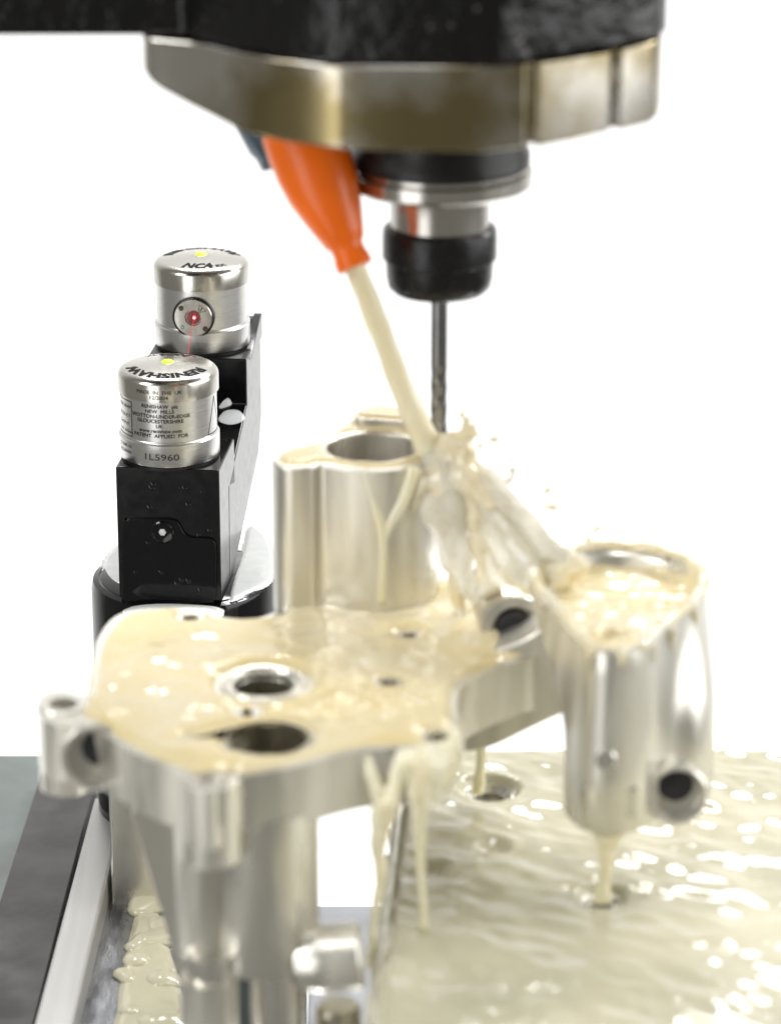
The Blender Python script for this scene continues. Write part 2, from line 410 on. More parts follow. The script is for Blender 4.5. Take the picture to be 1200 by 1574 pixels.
# side profile of the twin post, read on the vertical plane of its right flank
FR = PY(337, 732, .912); pl_n = ax
def flank(px, py):
    p = plane_hit(px, py, FR, pl_n); return ((p - FR).dot(ay), p.z)
Wb = .0312
def post(name, prof, m='black_anodised', inset=0.0, parent=ls, x0=0.0, x1=-Wb, bevel=.0005):
    v = []; n = len(prof)
    for x in (x0, x1):
        for s_, z in prof: v.append(Vector((FR.x, FR.y, 0)) + ax * x + ay * s_ + Vector((0, 0, z)))
    f = [tuple(range(n)), tuple(range(2 * n - 1, n - 1, -1))] + [(i, (i + 1) % n, n + (i + 1) % n, n + i) for i in range(n)]
    return finish(name, v, f, m, parent, smooth=30, bevel=bevel)
ztx, zrx = .4312, .4480
sj, zj = flank(352, 746); sb_, zb_ = flank(344, 770)
print('flank joint', sj, zj, 'v', sb_, zb_, 'rear', flank(399, 705), flank(385, 769), flank(392, 504), flank(387, 604))
sr = (RX0 - FR).dot(ay)
front_prof = [(0, .3892), (0.0165, .3892), (sj - .0002, zj - .004), (sj - .0002, zj - .0005), (.0300, .4165), (.0300, ztx), (0, ztx)]
fp = post('front_post', front_prof)
rear_prof = [(.0167, .3892), (.0230, .3892), (sr + .008, .4090), (sr + .0155, .4200), (sr + .0155, zrx + .0050), (sr + .0120, zrx + .0050),
             (sr + .0120, zrx), (sr - .0155, zrx), (sr - .0155, .4330), (sj + .0001, zj - .0003), (sj + .0001, zj - .004)]
rp = post('rear_post', rear_prof)
# cheek behind the receiver that rises beside it
post('cheek', [(sr - .010, zrx - .002), (sr + .0155, zrx - .002), (sr + .0157, zrx + .0058), (sr + .0115, zrx + .0058)], x0=.0006, x1=-.0020, parent=rp, bevel=.0003)
# front cover with its stepped outline
def fface(px, py): 
    p = plane_hit(px, py, FR, ay); return ((p - FR).dot(ax), p.z)
cov = [fface(x, y) for x, y in [(189, 808), (196, 798), (208, 796), (262, 797), (275, 803), (284, 818), (296, 825), (322, 826), (331, 832), (333, 845), (333, 912), (329, 922), (318, 926), (204, 926), (193, 922), (189, 912)]]
cov = [Vector((x, z)) for x, z in cov]
cv = catmull([Vector((x, z, 0)) for x, z in cov], 3)
def fplate(name, pts, d0, d1, m, parent, bevel=.0004):
    n = len(pts); v = []
    for d in (d0, d1):
        for p in pts: v.append(Vector((FR.x, FR.y, 0)) + ax * p[0] - ay * d + Vector((0, 0, p[1])))
    f = [tuple(range(n)), tuple(range(2 * n - 1, n - 1, -1))] + [(i, (i + 1) % n, n + (i + 1) % n, n + i) for i in range(n)]
    return finish(name, v, f, m, parent, smooth=30, bevel=bevel)
cp = fplate('cover_plate', cv, -.001, .0010, 'gloss_black', fp, .0005)
sx, sz = fface(251, 816)
sc_c = Vector((FR.x, FR.y, 0)) + ax * sx - ay * .0010 + Vector((0, 0, sz))
MB().lathe([(.0035, -.0005), (.0035, .0003), (.0031, .0006), (.0024, .0004), (.0015, .0004), (.0013, .0001), (.0001, .0001)], sc_c, 40, -ay).build('screw', 'gloss_black', fp)
MB().lathe([(.0012, .0), (.0011, .0004), (.0001, .0005)], sc_c, 6, -ay).build('screw_socket', 'milk', fp)
# milky pool round the foot
for nm, pts, zz in (('coolant_puddle', [(196, 934), (250, 928), (330, 932), (342, 940), (330, 950), (260, 953), (200, 948)], .3890),):
    pp = outline(pts, zz, 5)
    tag(film(nm, pp, zz, .0004, lambda P, d: -.0003 + .0009 * smoothstep(d / .0015), 'milk'), 'milky coolant puddle on the drum in front of the black cover', 'coolant')
pp = outline([(352, 920), (372, 850), (384, 808), (412, 826), (424, 868), (415, 895), (390, 908)], .3890, 5)
tag(film('coolant_puddle', pp, .3890, .0005, lambda P, d: -.0003 + .0008 * smoothstep(d / .0012), 'milk'), 'white coolant puddle on the drum right of the black post', 'coolant')
pp = outline([(158, 870), (170, 846), (186, 835), (190, 850), (189, 895), (172, 892)], .3890, 5)
tag(film('coolant_puddle', pp, .3890, .0005, lambda P, d: -.0003 + .0007 * smoothstep(d / .0012), 'milk'), 'thin milky puddle on the drum left of the black post', 'coolant')

R1 = .0151
def head(name, c, z0, z1, label):
    h = z1 - z0
    zs = lambda t: z0 + t * h
    o = MB().lathe([(R1 - .0010, z0 - .0004), (R1 - .0002, z0), (R1, z0 + .0004), (R1, zs(.235)), (R1 - .0005, zs(.245)), (R1 - .0006, zs(.262)), (R1 - .0007, zs(.262) + .0001),
                    (R1 - .0007, zs(.70)), (R1 - .0007, zs(.705))], (c.x, c.y, 0), 128).build(name, 'brushed_steel', ls)
    tag(o, label)
    # cap: domed
    prof = [(R1 - .0009, zs(.705)), (R1, zs(.709)), (R1, zs(.875)), (R1 - .0002, zs(.900)), (R1 - .0007, zs(.922)), (R1 - .0013, zs(.936)), (R1 - .0020, zs(.944))]
    def zf(r):
        t = r / (R1 - .0020); return zs(.995) - (zs(.995) - zs(.944)) * t ** 1.7
    for k in range(1, 13):
        r = (R1 - .0020) * (1 - k / 14); prof.append((r, zf(r)))
    rr = .0027
    prof += [(rr + .0003, zf(rr)), (rr, zf(rr) - .0002), (rr - .0002, zf(rr) - .0006), (.0001, zf(rr) - .0006)]
    cap = MB().lathe(prof, (c.x, c.y, 0), 128).build('cap', 'turned_steel', o)
    zl = zf(rr)
    MB().lathe([(.0021, zl - .0007), (.0021, zl - .0001), (.0016, zl + .0004), (.0008, zl + .0007), (.0001, zl + .0008)], (c.x, c.y, 0), 32).build('lamp', 'led', o)
    MB().lathe([(.0022, zl - .0005), (.0026, zl - .0005), (.0026, zl - .0003), (.0022, zl - .0003)], (c.x, c.y, 0), 32).build('lamp_ring', 'pin_dark', o)
    MB().lathe([(R1 - .0004, z0 - .0012), (R1 - .0004, z0 - .0003)], (c.x, c.y, 0), 96).build('gasket', 'black_ring', o)
    return o, cap, zf, zs
tx, txcap, txz, txs = head('transmitter_head', TX0, ztx + .0008, TXc.z, 'front steel head with etched lettering on its side')
rx, rxcap, rxz, rxs = head('receiver_head', RX0, zrx + .0008, RXc.z, 'rear steel head with round window and red laser dot')
def cap_text(c, zf, rot, parent, suffix):
    m = MB()
    up = lambda r: zf(r) + .00006
    v, f = text_mesh('RENISHAW', .0044, .00024)
    m.add(on_cap(v, c, .0094, R(90) + rot, True, up, 1.12), f)
    v, f = text_mesh('®', .0016); m.add(on_cap(v, c, .0096, R(90) + rot - R(74), True, up), f)
    v, f = text_mesh('NC4', .0046, .00026, .15)
    m.add(on_cap([p + Vector((-.0010, 0, 0)) for p in v], c, .0118, R(-90) + rot, False, up, 1.15), f)
    v, f = text_mesh(suffix, .0020, .00008)
    m.add(on_cap([p + Vector((.0050, 0, 0)) for p in v], c, .0118, R(-90) + rot, False, up, 1.4), f)
    m.build('cap_lettering', 'ink', parent, smooth=0, recalc=False)
cap_text(TX0, txz, R(180) + R(-4), tx, 'TX')
cap_text(RX0, rxz, R(2), rx, 'RX')
# etched side lettering of the front head
def sidetext(s, size, a_deg, z, parent, m, widen=1.15, r=R1 - .0007 + .00005, bold=.0, c=TX0):
    v, f = text_mesh(s, size, bold)
    m.add(on_cylinder(v, c, r, R(-90) + R(a_deg), z, widen), f)
A0 = -5.0 - 2.5
m = MB()
rc = R1 + .00005; rb = R1 - .0007 + .00005
sidetext('MADE  IN  THE  UK', .00150, A0, txs(.800), tx, m, 1.10, rc, .00003)
sidetext('12/2004', .00150, A0, txs(.745), tx, m, 1.2, rc, .00003)
zl = txs(.640)
for s_, g in (('RENISHAW  plc', 0), ('NEW  MILLS', 1), ('WOTTON-UNDER-EDGE', 2), ('GLOUCESTERSHIRE', 3), ('UK', 4), ('www.renishaw.com', 5), ('PATENT  APPLIED  FOR', 6)):
    sidetext(s_, .00155, A0, zl - g * .00152, tx, m, 1.08, rb, .00005)
sidetext('1L5960', .0028, A0 + 1, txs(.080), tx, m, 1.35, rc, .00001)
for s_, zz in (('LASER BEAM', .585), ('PRODUCT', .485), ('OUTPUT', .395), ('<1mW 670nm', .315)):
    sidetext(s_, .00140, -64, txs(zz), tx, m, 1.2, rb)
for s_, zz in (('C1040.10', .165), ('R528000', .100)): sidetext(s_, .00140, -57, txs(zz), tx, m, 1.2, rc)
def stroke(p, q, wd, m, c=TX0, r=rb):       # etched line on the cylinder, p and q are (angle deg, z)
    n = 10; v = []
    P = np.array([p[0] * math.pi / 180 * r, p[1]]); Q = np.array([q[0] * math.pi / 180 * r, q[1]])
    t = (Q - P) / np.linalg.norm(Q - P); nn = np.array([-t[1], t[0]]) * wd / 2
    for k in range(n + 1):
        a = P + (Q - P) * k / n
        for s_ in (1, -1):
            u = a + nn * s_; an = R(-90) + u[0] / r
            v.append(Vector((c.x + r * math.cos(an), c.y + r * math.sin(an), u[1])))
    m.add(v, [(2 * k, 2 * k + 1, 2 * k + 3, 2 * k + 2) for k in range(n)])
zt, zb = txs(.665), txs(.285)
for p, q in (((-92, zt), (-46, zt)), ((-46, zt), (-46, zb)), ((-46, zb), (-92, zb)), ((-92, zb), (-92, zt))): stroke(p, q, .00030, m)
for p, q in (((57, txs(.275)), (88, txs(.275))), ((57, txs(.275)), (72, txs(.67))), ((72, txs(.67)), (88, txs(.275)))): stroke(p, q, .00030, m)
m.build('etched_lettering', 'etched', tx, smooth=0, recalc=False)
# receiver window
apx = PY(302, 489, RX0.y - R1 - .0002)
dn = Vector((-.13, -1, 0)).normalized()
wc = Vector((RX0.x, RX0.y, apx.z)) + dn * (R1 - .0014)
MB().lathe([(.0066, -.0010), (.0066, .0010), (.0062, .0013), (.0061, .0010)], wc, 64, dn, cap=False).build('window_rim', 'pin_dark', rx)
wd = MB().lathe([(.0060, -.0010), (.0060, .0013), (.0058, .0015), (.0026, .0015), (.0024, .0010), (.0001, .0010)], wc, 64, dn).build('window_disc', 'turned_steel', rx)
MB().lathe([(.0022, .0009), (.0022, .00125), (.0001, .00135)], wc, 40, dn).build('lens', 'lens_red', rx)
e1 = dn.cross(Vector((0, 0, 1))).normalized() * -1
if e1.x < 0: e1 = -e1
def onwin(x, z, d=.0015): return wc + e1 * x + Vector((0, 0, z)) + dn * d
for x, z in ((-.0037, .0030), (.0038, -.0034)):
    MB().lathe([(.00085, 0), (.00085, .00012), (.0006, .00012), (.0005, .00004), (.0001, .00004)], onwin(x, z), 20, dn).build('pin_hole', 'bore_dark', rx)
mk = MB()
def wstroke(a, b_, wd_):
    a = Vector(a); b_ = Vector(b_); t = (b_ - a).normalized(); n = Vector((-t.y, t.x)) * wd_ / 2
    mk.add([onwin(p.x, p.y, .00156) for p in (a + n, a - n, b_ - n, b_ + n)], [(0, 1, 2, 3)])
T = [(.0022, .0044), (.0042, .0024), (.0016, .0017)]
for i in range(3): wstroke(T[i], T[(i + 1) % 3], .00016)
wstroke((.0030, .0034), (.0022, .0022), .00035)
ring = [( -.0034 + .0005 * math.cos(k * math.pi / 8), -.0032 + .0005 * math.sin(k * math.pi / 8)) for k in range(17)]
for i in range(16): wstroke(ring[i], ring[i + 1], .00018)
mk.build('window_marking', 'etched', rx, smooth=0, recalc=False)
dotp = onwin(.0004, .0001, .0014)
MB().lathe([(.00055, 0), (.0004, .0004), (.0001, .0005)], dotp, 20, dn).build('laser_glow', 'laser_red', rx)
MB().lathe([(.00030, .0004), (.0002, .0007), (.0001, .0007)], dotp, 16, dn).build('laser_dot', 'laser_core', rx)
txb = Vector((TX0.x, TX0.y, .4470)) + Vector((.003, R1, 0))
bmt = MB().tube([dotp + dn * .0008, txb], [.00009, .00009], 8).build('laser_beam', 'laser_beam', ls)
tag(bmt, 'thin red laser beam between the two heads')
# small screws and milky spill on the sloping face between the posts
def on_slope(px, py):
    a = Vector((FR.x, FR.y, 0)) + ay * (sj) + Vector((0, 0, zj)); b2 = Vector((FR.x, FR.y, 0)) + ay * (sr - .0155) + Vector((0, 0, .4330))
    n = (b2 - a).cross(ax).normalized(); return plane_hit(px, py, a, n), n
for px, py, r in ((348, 692, .0020), (346, 718, .0024)):
    p, n = on_slope(px, py); n = n if n.z > 0 else -n
    MB().lathe([(r, -.0004), (r, .0003), (r * .8, .0006), (r * .5, .0006), (r * .45, .0001), (.0001, .0001)], p, 28, n).build('screw', 'gloss_black', ls)
p, n = on_slope(356, 641); n = n if n.z > 0 else -n
def blob(c, n, rx_, ry_, h, ang=0, seg=28):
    n = Vector(n).normalized(); u = n.cross(Vector((0, 1, .1))).normalized(); v_ = n.cross(u).normalized()
    u, v_ = u * math.cos(ang) + v_ * math.sin(ang), -u * math.sin(ang) + v_ * math.cos(ang)
    mb = MB(); rings = []
    for k in range(7):
        t = k / 6 * math.pi / 2
        rings.append([Vector(c) + u * rx_ * math.cos(t) * math.cos(a) * (1 + .08 * math.sin(3 * a)) + v_ * ry_ * math.cos(t) * math.sin(a) + n * h * (math.sin(t) - .08)
                      for a in [2 * math.pi * i / seg for i in range(seg)]])
    return mb.loft(rings)
tag(blob(p, n, .0040, .0040, .00035).build('coolant_puddle', 'milk', smooth=180), 'white oval coolant puddle on the slope between the laser posts', 'coolant')
p, n = on_slope(352, 612); n = n if n.z > 0 else -n
pts = [on_slope(x, y)[0] + n * .0004 for x, y in ((337, 628), (352, 622), (366, 614), (380, 608))]
tag(MB().tube(catmull(pts, 5, False), lerp_list([.0002, .0017, .0020, .0017, .0002], 16), 12, sq=.22).build('coolant_streak', 'milk', smooth=180), 'milky coolant streak across the top of the black slope', 'coolant')
# drops on the black cover
random.seed(3)
for i in range(18):
    x = random.uniform(196, 326); y = random.uniform(740, 915)
    q = plane_hit(x, y, FR - ay * (.0010 if y > 832 else 0.0), ay)
    r = random.uniform(.0004, .0009)
    tag(blob(q, -ay, r, r * random.uniform(1, 1.6), r * .35, 0, 14).build('coolant_drop', 'gloss_black', smooth=180), 'clear coolant drop clinging to the black front of the tool setter', 'drop', 'coolant drops on the black tool setter front')

# ================================================================== MACHINED CASTING
ZP = 0.430
plate_px = [(57, 1088), (66, 1068), (95, 1060), (125, 1066), (140, 1052), (146, 1012), (150, 985), (172, 952), (205, 938), (260, 934), (320, 936), (345, 949), (395, 950), (430, 935),
            (470, 900), (560, 880), (680, 885), (745, 915), (800, 960), (832, 1000), (780, 1022), (715, 1052), (702, 1085), (705, 1118), (680, 1143), (630, 1150), (560, 1154),
            (470, 1176), (395, 1190), (365, 1194), (348, 1205), (325, 1217), (297, 1214), (280, 1202), (272, 1186), (215, 1162), (165, 1132), (130, 1117), (95, 1116), (68, 1108)]
po = outline(plate_px, ZP, 5)
base = PZ(400, 1190, ZP)
mc = root('machined_casting', (base.x, base.y + .02, .36), 'machined aluminium casting with tall bored boss, running with cream coolant', 'casting')
TH = .0150
plate = MB().prism(po, ZP - TH, ZP).build('plate', 'aluminium', mc)
def Z(px, py, z=ZP): return PZ(px, py, z)
hA, hB = Z(405, 1053), Z(412, 1136)
bolt_px = [(293, 949, 14), (630, 976, 13), (597, 1050, 14), (672, 1132, 16), (97, 1083, 20), (322, 1203, 26)]
cut = [cyl_cutter((hA.x, hA.y, ZP), .0078, .03), cyl_cutter((hB.x, hB.y, ZP), .0098, .03)]
wdg = [Z(x, y) for x, y in ((286, 1134), (300, 1126), (350, 1112), (380, 1108), (380, 1135), (350, 1140), (300, 1140))]
cut.append(MB().prism([(p.x, p.y) for p in wdg], ZP - .006, ZP + .01).build('cutter', 'bore_dark'))
slot = [Z(x, y) for x, y in ((372, 1080), (388, 1080), (388, 1110), (372, 1110))]
cut.append(MB().prism([(p.x, p.y) for p in slot], ZP - .007, ZP + .01).build('cutter', 'bore_dark'))
MB().prism([(p.x, p.y) for p in wdg], ZP - .0059, ZP - .0030).build('slot_shade', 'bore_dark', mc)  # dark filler pieces, painted shade inside the wedge and slot
MB().prism([(p.x, p.y) for p in slot], ZP - .0068, ZP - .0031).build('slot_shade', 'bore_dark', mc)
bolts = []
for x, y, r in bolt_px:
    p = Z(x, y); rr = r * .165e-3; bolts.append((p.x, p.y, rr)); cut.append(cyl_cutter((p.x, p.y, ZP), rr, .010, seg=24))
boolean(plate, cut)
plate.parent = mc
bv = plate.modifiers.new('bevel', 'BEVEL'); bv.width = .0005; bv.segments = 2; bv.limit_method = 'ANGLE'; bv.angle_limit = R(50); bv.harden_normals = True
MB().lathe([(.0079, -.004), (.0109, -.001), (.0109, .0004), (.0103, .0011), (.0095, .0010), (.0080, -.0012), (.0077, -.0018)], (hA.x, hA.y, ZP), 64, cap=False).build('bore_ring', 'aluminium', mc)
MB().lathe([(.0097, -.0149), (.0097, .0004), (.0103, .0002), (.0106, -.002)], (hB.x, hB.y, ZP), 64, cap=False).build('bore_sleeve', 'dark_metal', mc)
MB().lathe([(.0077, -.0149), (.0077, -.0019)], (hA.x, hA.y, ZP), 48, cap=False).build('bore_sleeve', 'dark_metal', mc)
for hh in (hA, hB): MB().lathe([(.0074, -.0135), (.0074, -.0128), (.0001, -.0126)], (hh.x, hh.y, ZP), 40).build('bore_shade', 'bore_dark', mc)
# the dark discs stand in for shade deep in the bores, hiding the column
# ear and its sideways bore
ear = Z(98, 1085)
MB().lathe([(.0062, ZP - .022), (.0064, ZP - .020), (.0064, ZP + .0001), (.0060, ZP + .0006), (.0036, ZP + .0006), (.0033, ZP - .004), (.0001, ZP - .004)], (ear.x, ear.y, 0), 48).build('corner_ear', 'aluminium', mc)
sd = Vector((.12, -1, .22)).normalized()
sbp = PY(146, 1165, Z(146, 1125).y - .002)
MB().lathe([(.0082, -.018), (.0082, -.0004), (.0078, 0), (.0068, 0), (.0066, -.0005), (.0064, -.005), (.0001, -.005)], sbp, 48, sd).build('side_bore_boss', 'aluminium', mc)
MB().lathe([(.0042, -.0052), (.0042, -.0030), (.0001, -.0028)], sbp + Vector((.0012, 0, .0020)), 32, sd).build('plug', 'pin_dark', mc)
# bolt lobe at the front corner
lob = Z(322, 1196)
MB().lathe([(.0072, ZP - .0215), (.0078, ZP - .021), (.0078, ZP - .0008)], (lob.x, lob.y + .0022, 0), 48).build('bolt_lobe', 'aluminium', mc)
# tall bored boss
ZBs = .4704
boss_px = [(418, 707), (423, 697), (445, 688), (478, 682), (500, 669), (520, 656), (535, 645), (550, 634), (585, 628), (622, 634), (645, 650), (668, 668), (676, 690), (662, 708), (630, 719), (590, 724), (545, 722), (512, 717), (492, 714), (478, 718), (450, 720), (428, 716)]
bo = outline(boss_px, ZBs, 5)
boss = MB().prism(bo, ZP - .002, ZBs).build('boss', 'aluminium', mc)
bc = PZ(572, 687, ZBs)
boolean(boss, [cyl_cutter((bc.x, bc.y, ZBs), .0121, .034, seg=72)])
boss.parent = mc
bv = boss.modifiers.new('bevel', 'BEVEL'); bv.width = .0009; bv.segments = 3; bv.limit_method = 'ANGLE'; bv.angle_limit = R(50); bv.harden_normals = True
lug = [PZ(x, y, ZBs + .003) for x, y in ((548, 640), (555, 630), (585, 625), (618, 630), (630, 640), (630, 646), (585, 643))]
MB().prism([Vector((p.x, p.y)) for p in catmull(lug, 4)], ZP, ZBs + .003).build('rear_lug', 'aluminium', mc, bevel=.001)
# pin boss and arm to the hanging leg
pbc = PY(792, 968, .785)
MB().lathe([(.0094, -.040), (.0094, -.0010), (.0088, 0), (.0062, 0), (.0060, -.0006), (.0058, -.004), (.0001, -.004)], pbc, 56, (.08, -1, .12)).build('pin_boss', 'aluminium', mc)
MB().lathe([(.0048, -.006), (.0048, .0008), (.0044, .0013), (.0001, .0014)], pbc, 40, (.08, -1, .12)).build('dowel_pin', 'pin_dark', mc)
armp = [(690, 1085), (712, 1045), (740, 1010), (800, 985), (860, 955), (925, 985), (925, 1075), (866, 1098), (810, 1124), (760, 1148), (715, 1158), (692, 1140)]
ap = [PY(x, y, .772) for x, y in armp]
ap = catmull(ap, 4)
MB().loft([[p for p in ap], [p + Vector((.002, .030, .0)) for p in ap]]).build('arm', 'aluminium', mc, bevel=.0015, bseg=3)
# hanging leg with triangular cup
ZC, ZL = .4512, .4035
cup_px = [(812, 888), (828, 864), (868, 846), (930, 836), (990, 840), (1045, 853), (1078, 870), (1087, 893), (1074, 922), (1042, 950), (1012, 978), (982, 998), (940, 1004), (904, 996), (878, 972), (852, 938), (828, 912)]
low_px = [(866, 1235), (868, 1200), (890, 1175), (940, 1165), (1000, 1165), (1055, 1170), (1088, 1188), (1094, 1212), (1075, 1235), (1030, 1243), (1008, 1256), (985, 1273), (940, 1281), (905, 1277), (882, 1266), (870, 1252), (866, 1243)]
def ring_px(pxs, z): return [Vector((p.x, p.y, z)) for p in catmull([PZ(x, y, z) for x, y in pxs], 5)]
rc_, rl_ = ring_px(cup_px, ZC), ring_px(low_px, ZL)
def mixr(t, z, add=0.0):
    c = sum((Vector(p) for p in rc_), Vector()) / len(rc_)
    out = []
    for a, b2 in zip(rc_, rl_):
        p = a.lerp(b2, t); p.z = z; out.append(p)
    return out
def inset(r, k, z):
    c = sum(r, Vector()) / len(r); return [Vector((c.x + (p.x - c.x) * k, c.y + (p.y - c.y) * k, z)) for p in r]
rings = [inset(rl_, .96, ZL - .0008), mixr(1, ZL), mixr(1, .418), mixr(.96, .425), mixr(.82, .431), mixr(.50, .438), mixr(.14, .445), mixr(0, ZC - .001), inset(rc_, .985, ZC), inset(rc_, .90, ZC - .0002), inset(rc_, .86, ZC - .002), inset(rc_, .84, ZC - .010)]
leg = MB().loft(rings).build('hanging_leg', 'aluminium', mc, smooth=50)
lb = PY(1040, 1224, .7290)
MB().lathe([(.0078, -.022), (.0078, -.0008), (.0072, 0), (.0066, 0), (.0062, -.0008), (.0060, -.005), (.0001, -.005)], lb, 56, (.05, -1, .12)).build('leg_bore_boss', 'aluminium', mc)
MB().lathe([(.0046, -.0060), (.0044, -.0030), (.0001, -.0028)], lb + Vector((0, 0, .0022)), 32, (.05, -1, .12)).build('plug', 'pin_dark', mc)
cb = PY(930, 1166, .7222)
MB().lathe([(.0027, -.003), (.0027, .0008), (.0022, .0014), (.0001, .0015)], cb, 28, (0, -1, .1)).build('button', 'milled_aluminium', mc)
mcb = PY(955, 1232, .7240)
MB().box(mcb, (.0085, .003, .0088), R(10)).build('cast_pad', 'milled_aluminium', mc, bevel=.0008)
# legs under the plate
def pcol(name, px, Y, rpx, z0, z1, m='aluminium', seg=56):
    p = PY(px, 1350, Y); r = rpx * .152e-3
    return MB().lathe([(r - .0012, z0), (r - .0003, z0 + .0004), (r, z0 + .0014), (r, z1)], (p.x, p.y, 0), seg).build(name, m, mc)
pcol('column', 408, .712, 86, .3745, ZP - TH + .002)
pcol('column', 314, .7110, 46, .3770, ZP - .018)
pcol('column', 425, .710, 44, .352, .378, 'milled_aluminium')
pcol('column', 322, .7050, 40, .372, .380, 'milled_aluminium')
pcol('column', 318, .7050, 46, .350, .3735)
rp0, rp1 = PY(455, 1478, .706), PY(556, 1468, .706)
MB().lathe([(.0066, 0), (.0080, .004), (.0084, .007), (.0084, (rp1 - rp0).length - .0006), (.0078, (rp1 - rp0).length)], rp0, 48, rp1 - rp0).build('side_stub', 'aluminium', mc)
br = [(200, 1246), (262, 1252), (300, 1300), (322, 1600), (296, 1600), (252, 1420)]
bp_ = [PY(x, y, .722) for x, y in br]
MB().loft([bp_, [p + Vector((.006, .02, 0)) for p in bp_]]).build('web', 'aluminium', mc, bevel=.0006)
fp2 = PY(520, 1575, .712)
MB().lathe([(.0052, -.012), (.0056, -.010), (.0056, .0045), (.0048, .0056), (.0001, .0058)], fp2, 40).build('foot_stub', 'dark_metal', mc)

# ================================================================== COOLANT ON THE CASTING
fo = outline([(x, y) for x, y in [(122, 1092), (140, 1055), (148, 1012), (155, 985), (176, 956), (206, 943), (260, 938), (318, 940), (345, 952), (395, 953), (432, 940),
            (470, 905), (560, 890), (680, 890), (745, 920), (795, 965), (826, 1000), (778, 1019), (712, 1049), (699, 1085), (702, 1117), (678, 1140), (630, 1147), (560, 1150),
            (470, 1172), (395, 1186), (365, 1189), (340, 1186), (300, 1190), (274, 1182), (217, 1158), (168, 1128), (138, 1110)]], ZP, 5)
def plate_h(P, d):
    t = smoothstep(d / .0035)
    mound = Z(560, 1088); q = np.hypot((P[:, 0] - mound.x) / .011, (P[:, 1] - mound.y) / .013)
    far = smoothstep((Z(600, 1010).x - P[:, 0]) / .06)
    h = .0016 + .0006 * far + .0008 * fbm(P, 70, 2, 2) + .00024 * fbm(P, 220, 8, 2)
    h += np.exp(-q ** 2) * (.0018 + .0022 * fbm(P, 110, 4, 2))
    return -.0004 + h * t
fholes = [(hA.x, hA.y, .0112), (hB.x, hB.y, .0101)] + [(x, y, r * 1.15) for x, y, r in bolts if r < .0040]
for k in np.linspace(0, 1, 8):
    p = Z(292 + 75 * k, 1134 - 10 * k); fholes.append((p.x, p.y, .0012 + .0030 * k))
p = Z(380, 1094); fholes.append((p.x, p.y, .0028))
tag(film('coolant_film', fo, ZP, .0007, plate_h, 'coolant', holes=fholes), 'cream coolant film covering the casting plate', 'coolant', kind='stuff')
# rim film on the boss
def rim_h(P, d): return -.0003 + (.0013 + .0004 * fbm(P, 150, 2, 2)) * smoothstep(d / .0025)
lf = outline([(422, 706), (430, 697), (448, 690), (482, 683), (505, 668), (525, 655), (540, 646), (585, 632), (625, 640), (650, 655), (668, 672), (672, 690), (655, 706), (625, 717), (590, 721), (545, 719), (512, 714), (492, 712), (475, 716), (448, 717), (430, 713)], ZBs, 4)
tag(film('coolant_film', lf, ZBs, .0005, rim_h, 'coolant', holes=[(bc.x, bc.y, .0126)]), 'cream coolant film round the rim of the tall boss', 'coolant', kind='stuff')
lg = [Vector((p.x, p.y)) for p in catmull(lug, 4)]
tag(film('coolant_film', lg, ZBs + .003, .0005, lambda P, d: -.0003 + .0012 * smoothstep(d / .002), 'coolant'), 'small cream coolant film on the lug behind the boss bore', 'coolant', kind='stuff')
# coolant in the cup
ci = [Vector((p.x, p.y)) for p in inset(rc_, .985, 0)]
def cup_h(P, d):
    c = sum(ci, Vector((0, 0))) / len(ci)
    rim = np.exp(-((d - .0012) / .0012) ** 2)
    front = smoothstep((c.y - P[:, 1]) / .012 + .6)
    h = -.0045 * smoothstep((d - .0015) / .004) * (1 - .85 * front) + rim * (.0007 + .0007 * np.abs(fbm(P, 260, 6, 2)))
    return .0001 + h + .0008 * fbm(P, 160, 3, 3) * smoothstep(d / .002) - .0025 * (1 - smoothstep(d / .0010))
dh = PZ(945, 978, ZC)
tag(film('coolant_film', ci, ZC, .0005, cup_h, 'coolant', holes=[(dh.x, dh.y, .0030)]), 'cream coolant sloshing in the triangular cup of the leg', 'coolant', kind='stuff')

# ================================================================== JET, SPLASH, DRIPS
def tubepx(pts, rad, n=8, **k):              # pts: (px, py, Y)
    c = catmull([PY(x, y, Y) for x, y, Y in pts], n, False)
    return MB().tube(c, lerp_list(rad, len(c)), **k)
nz0, nz1 = PY(462, 205, .812), PY(546, 412, .800)
tag(tubepx([(541, 400, .800), (566, 462, .803), (600, 550, .807), (630, 625, .810), (652, 672, .812), (668, 712, .812)], [.0026, .0030, .0031, .0034, .0037, .0046], seg=24, wob=.10, wscale=160).build('coolant_jet', 'coolant_jet', smooth=180),
    'straight cream coolant jet from the orange nozzle to the cutter', 'coolant')
def add_remesh(o, vox, disp=0.0, size=.004):
    r = o.modifiers.new('remesh', 'REMESH'); r.mode = 'VOXEL'; r.voxel_size = vox; r.use_smooth_shade = True
    sm = o.modifiers.new('smooth', 'SMOOTH'); sm.iterations = 3; sm.factor = .5
    if disp:
        t = bpy.data.textures.new('n', 'CLOUDS'); t.noise_scale = size; t.noise_depth = 2
        d = o.modifiers.new('disp', 'DISPLACE'); d.texture = t; d.strength = disp; d.mid_level = .5; d.texture_coords = 'GLOBAL'
    return o
sp = root('coolant_splash', PY(690, 720, .80), 'cream coolant splash flung right from the cutter to the cup', 'coolant')
m = MB()
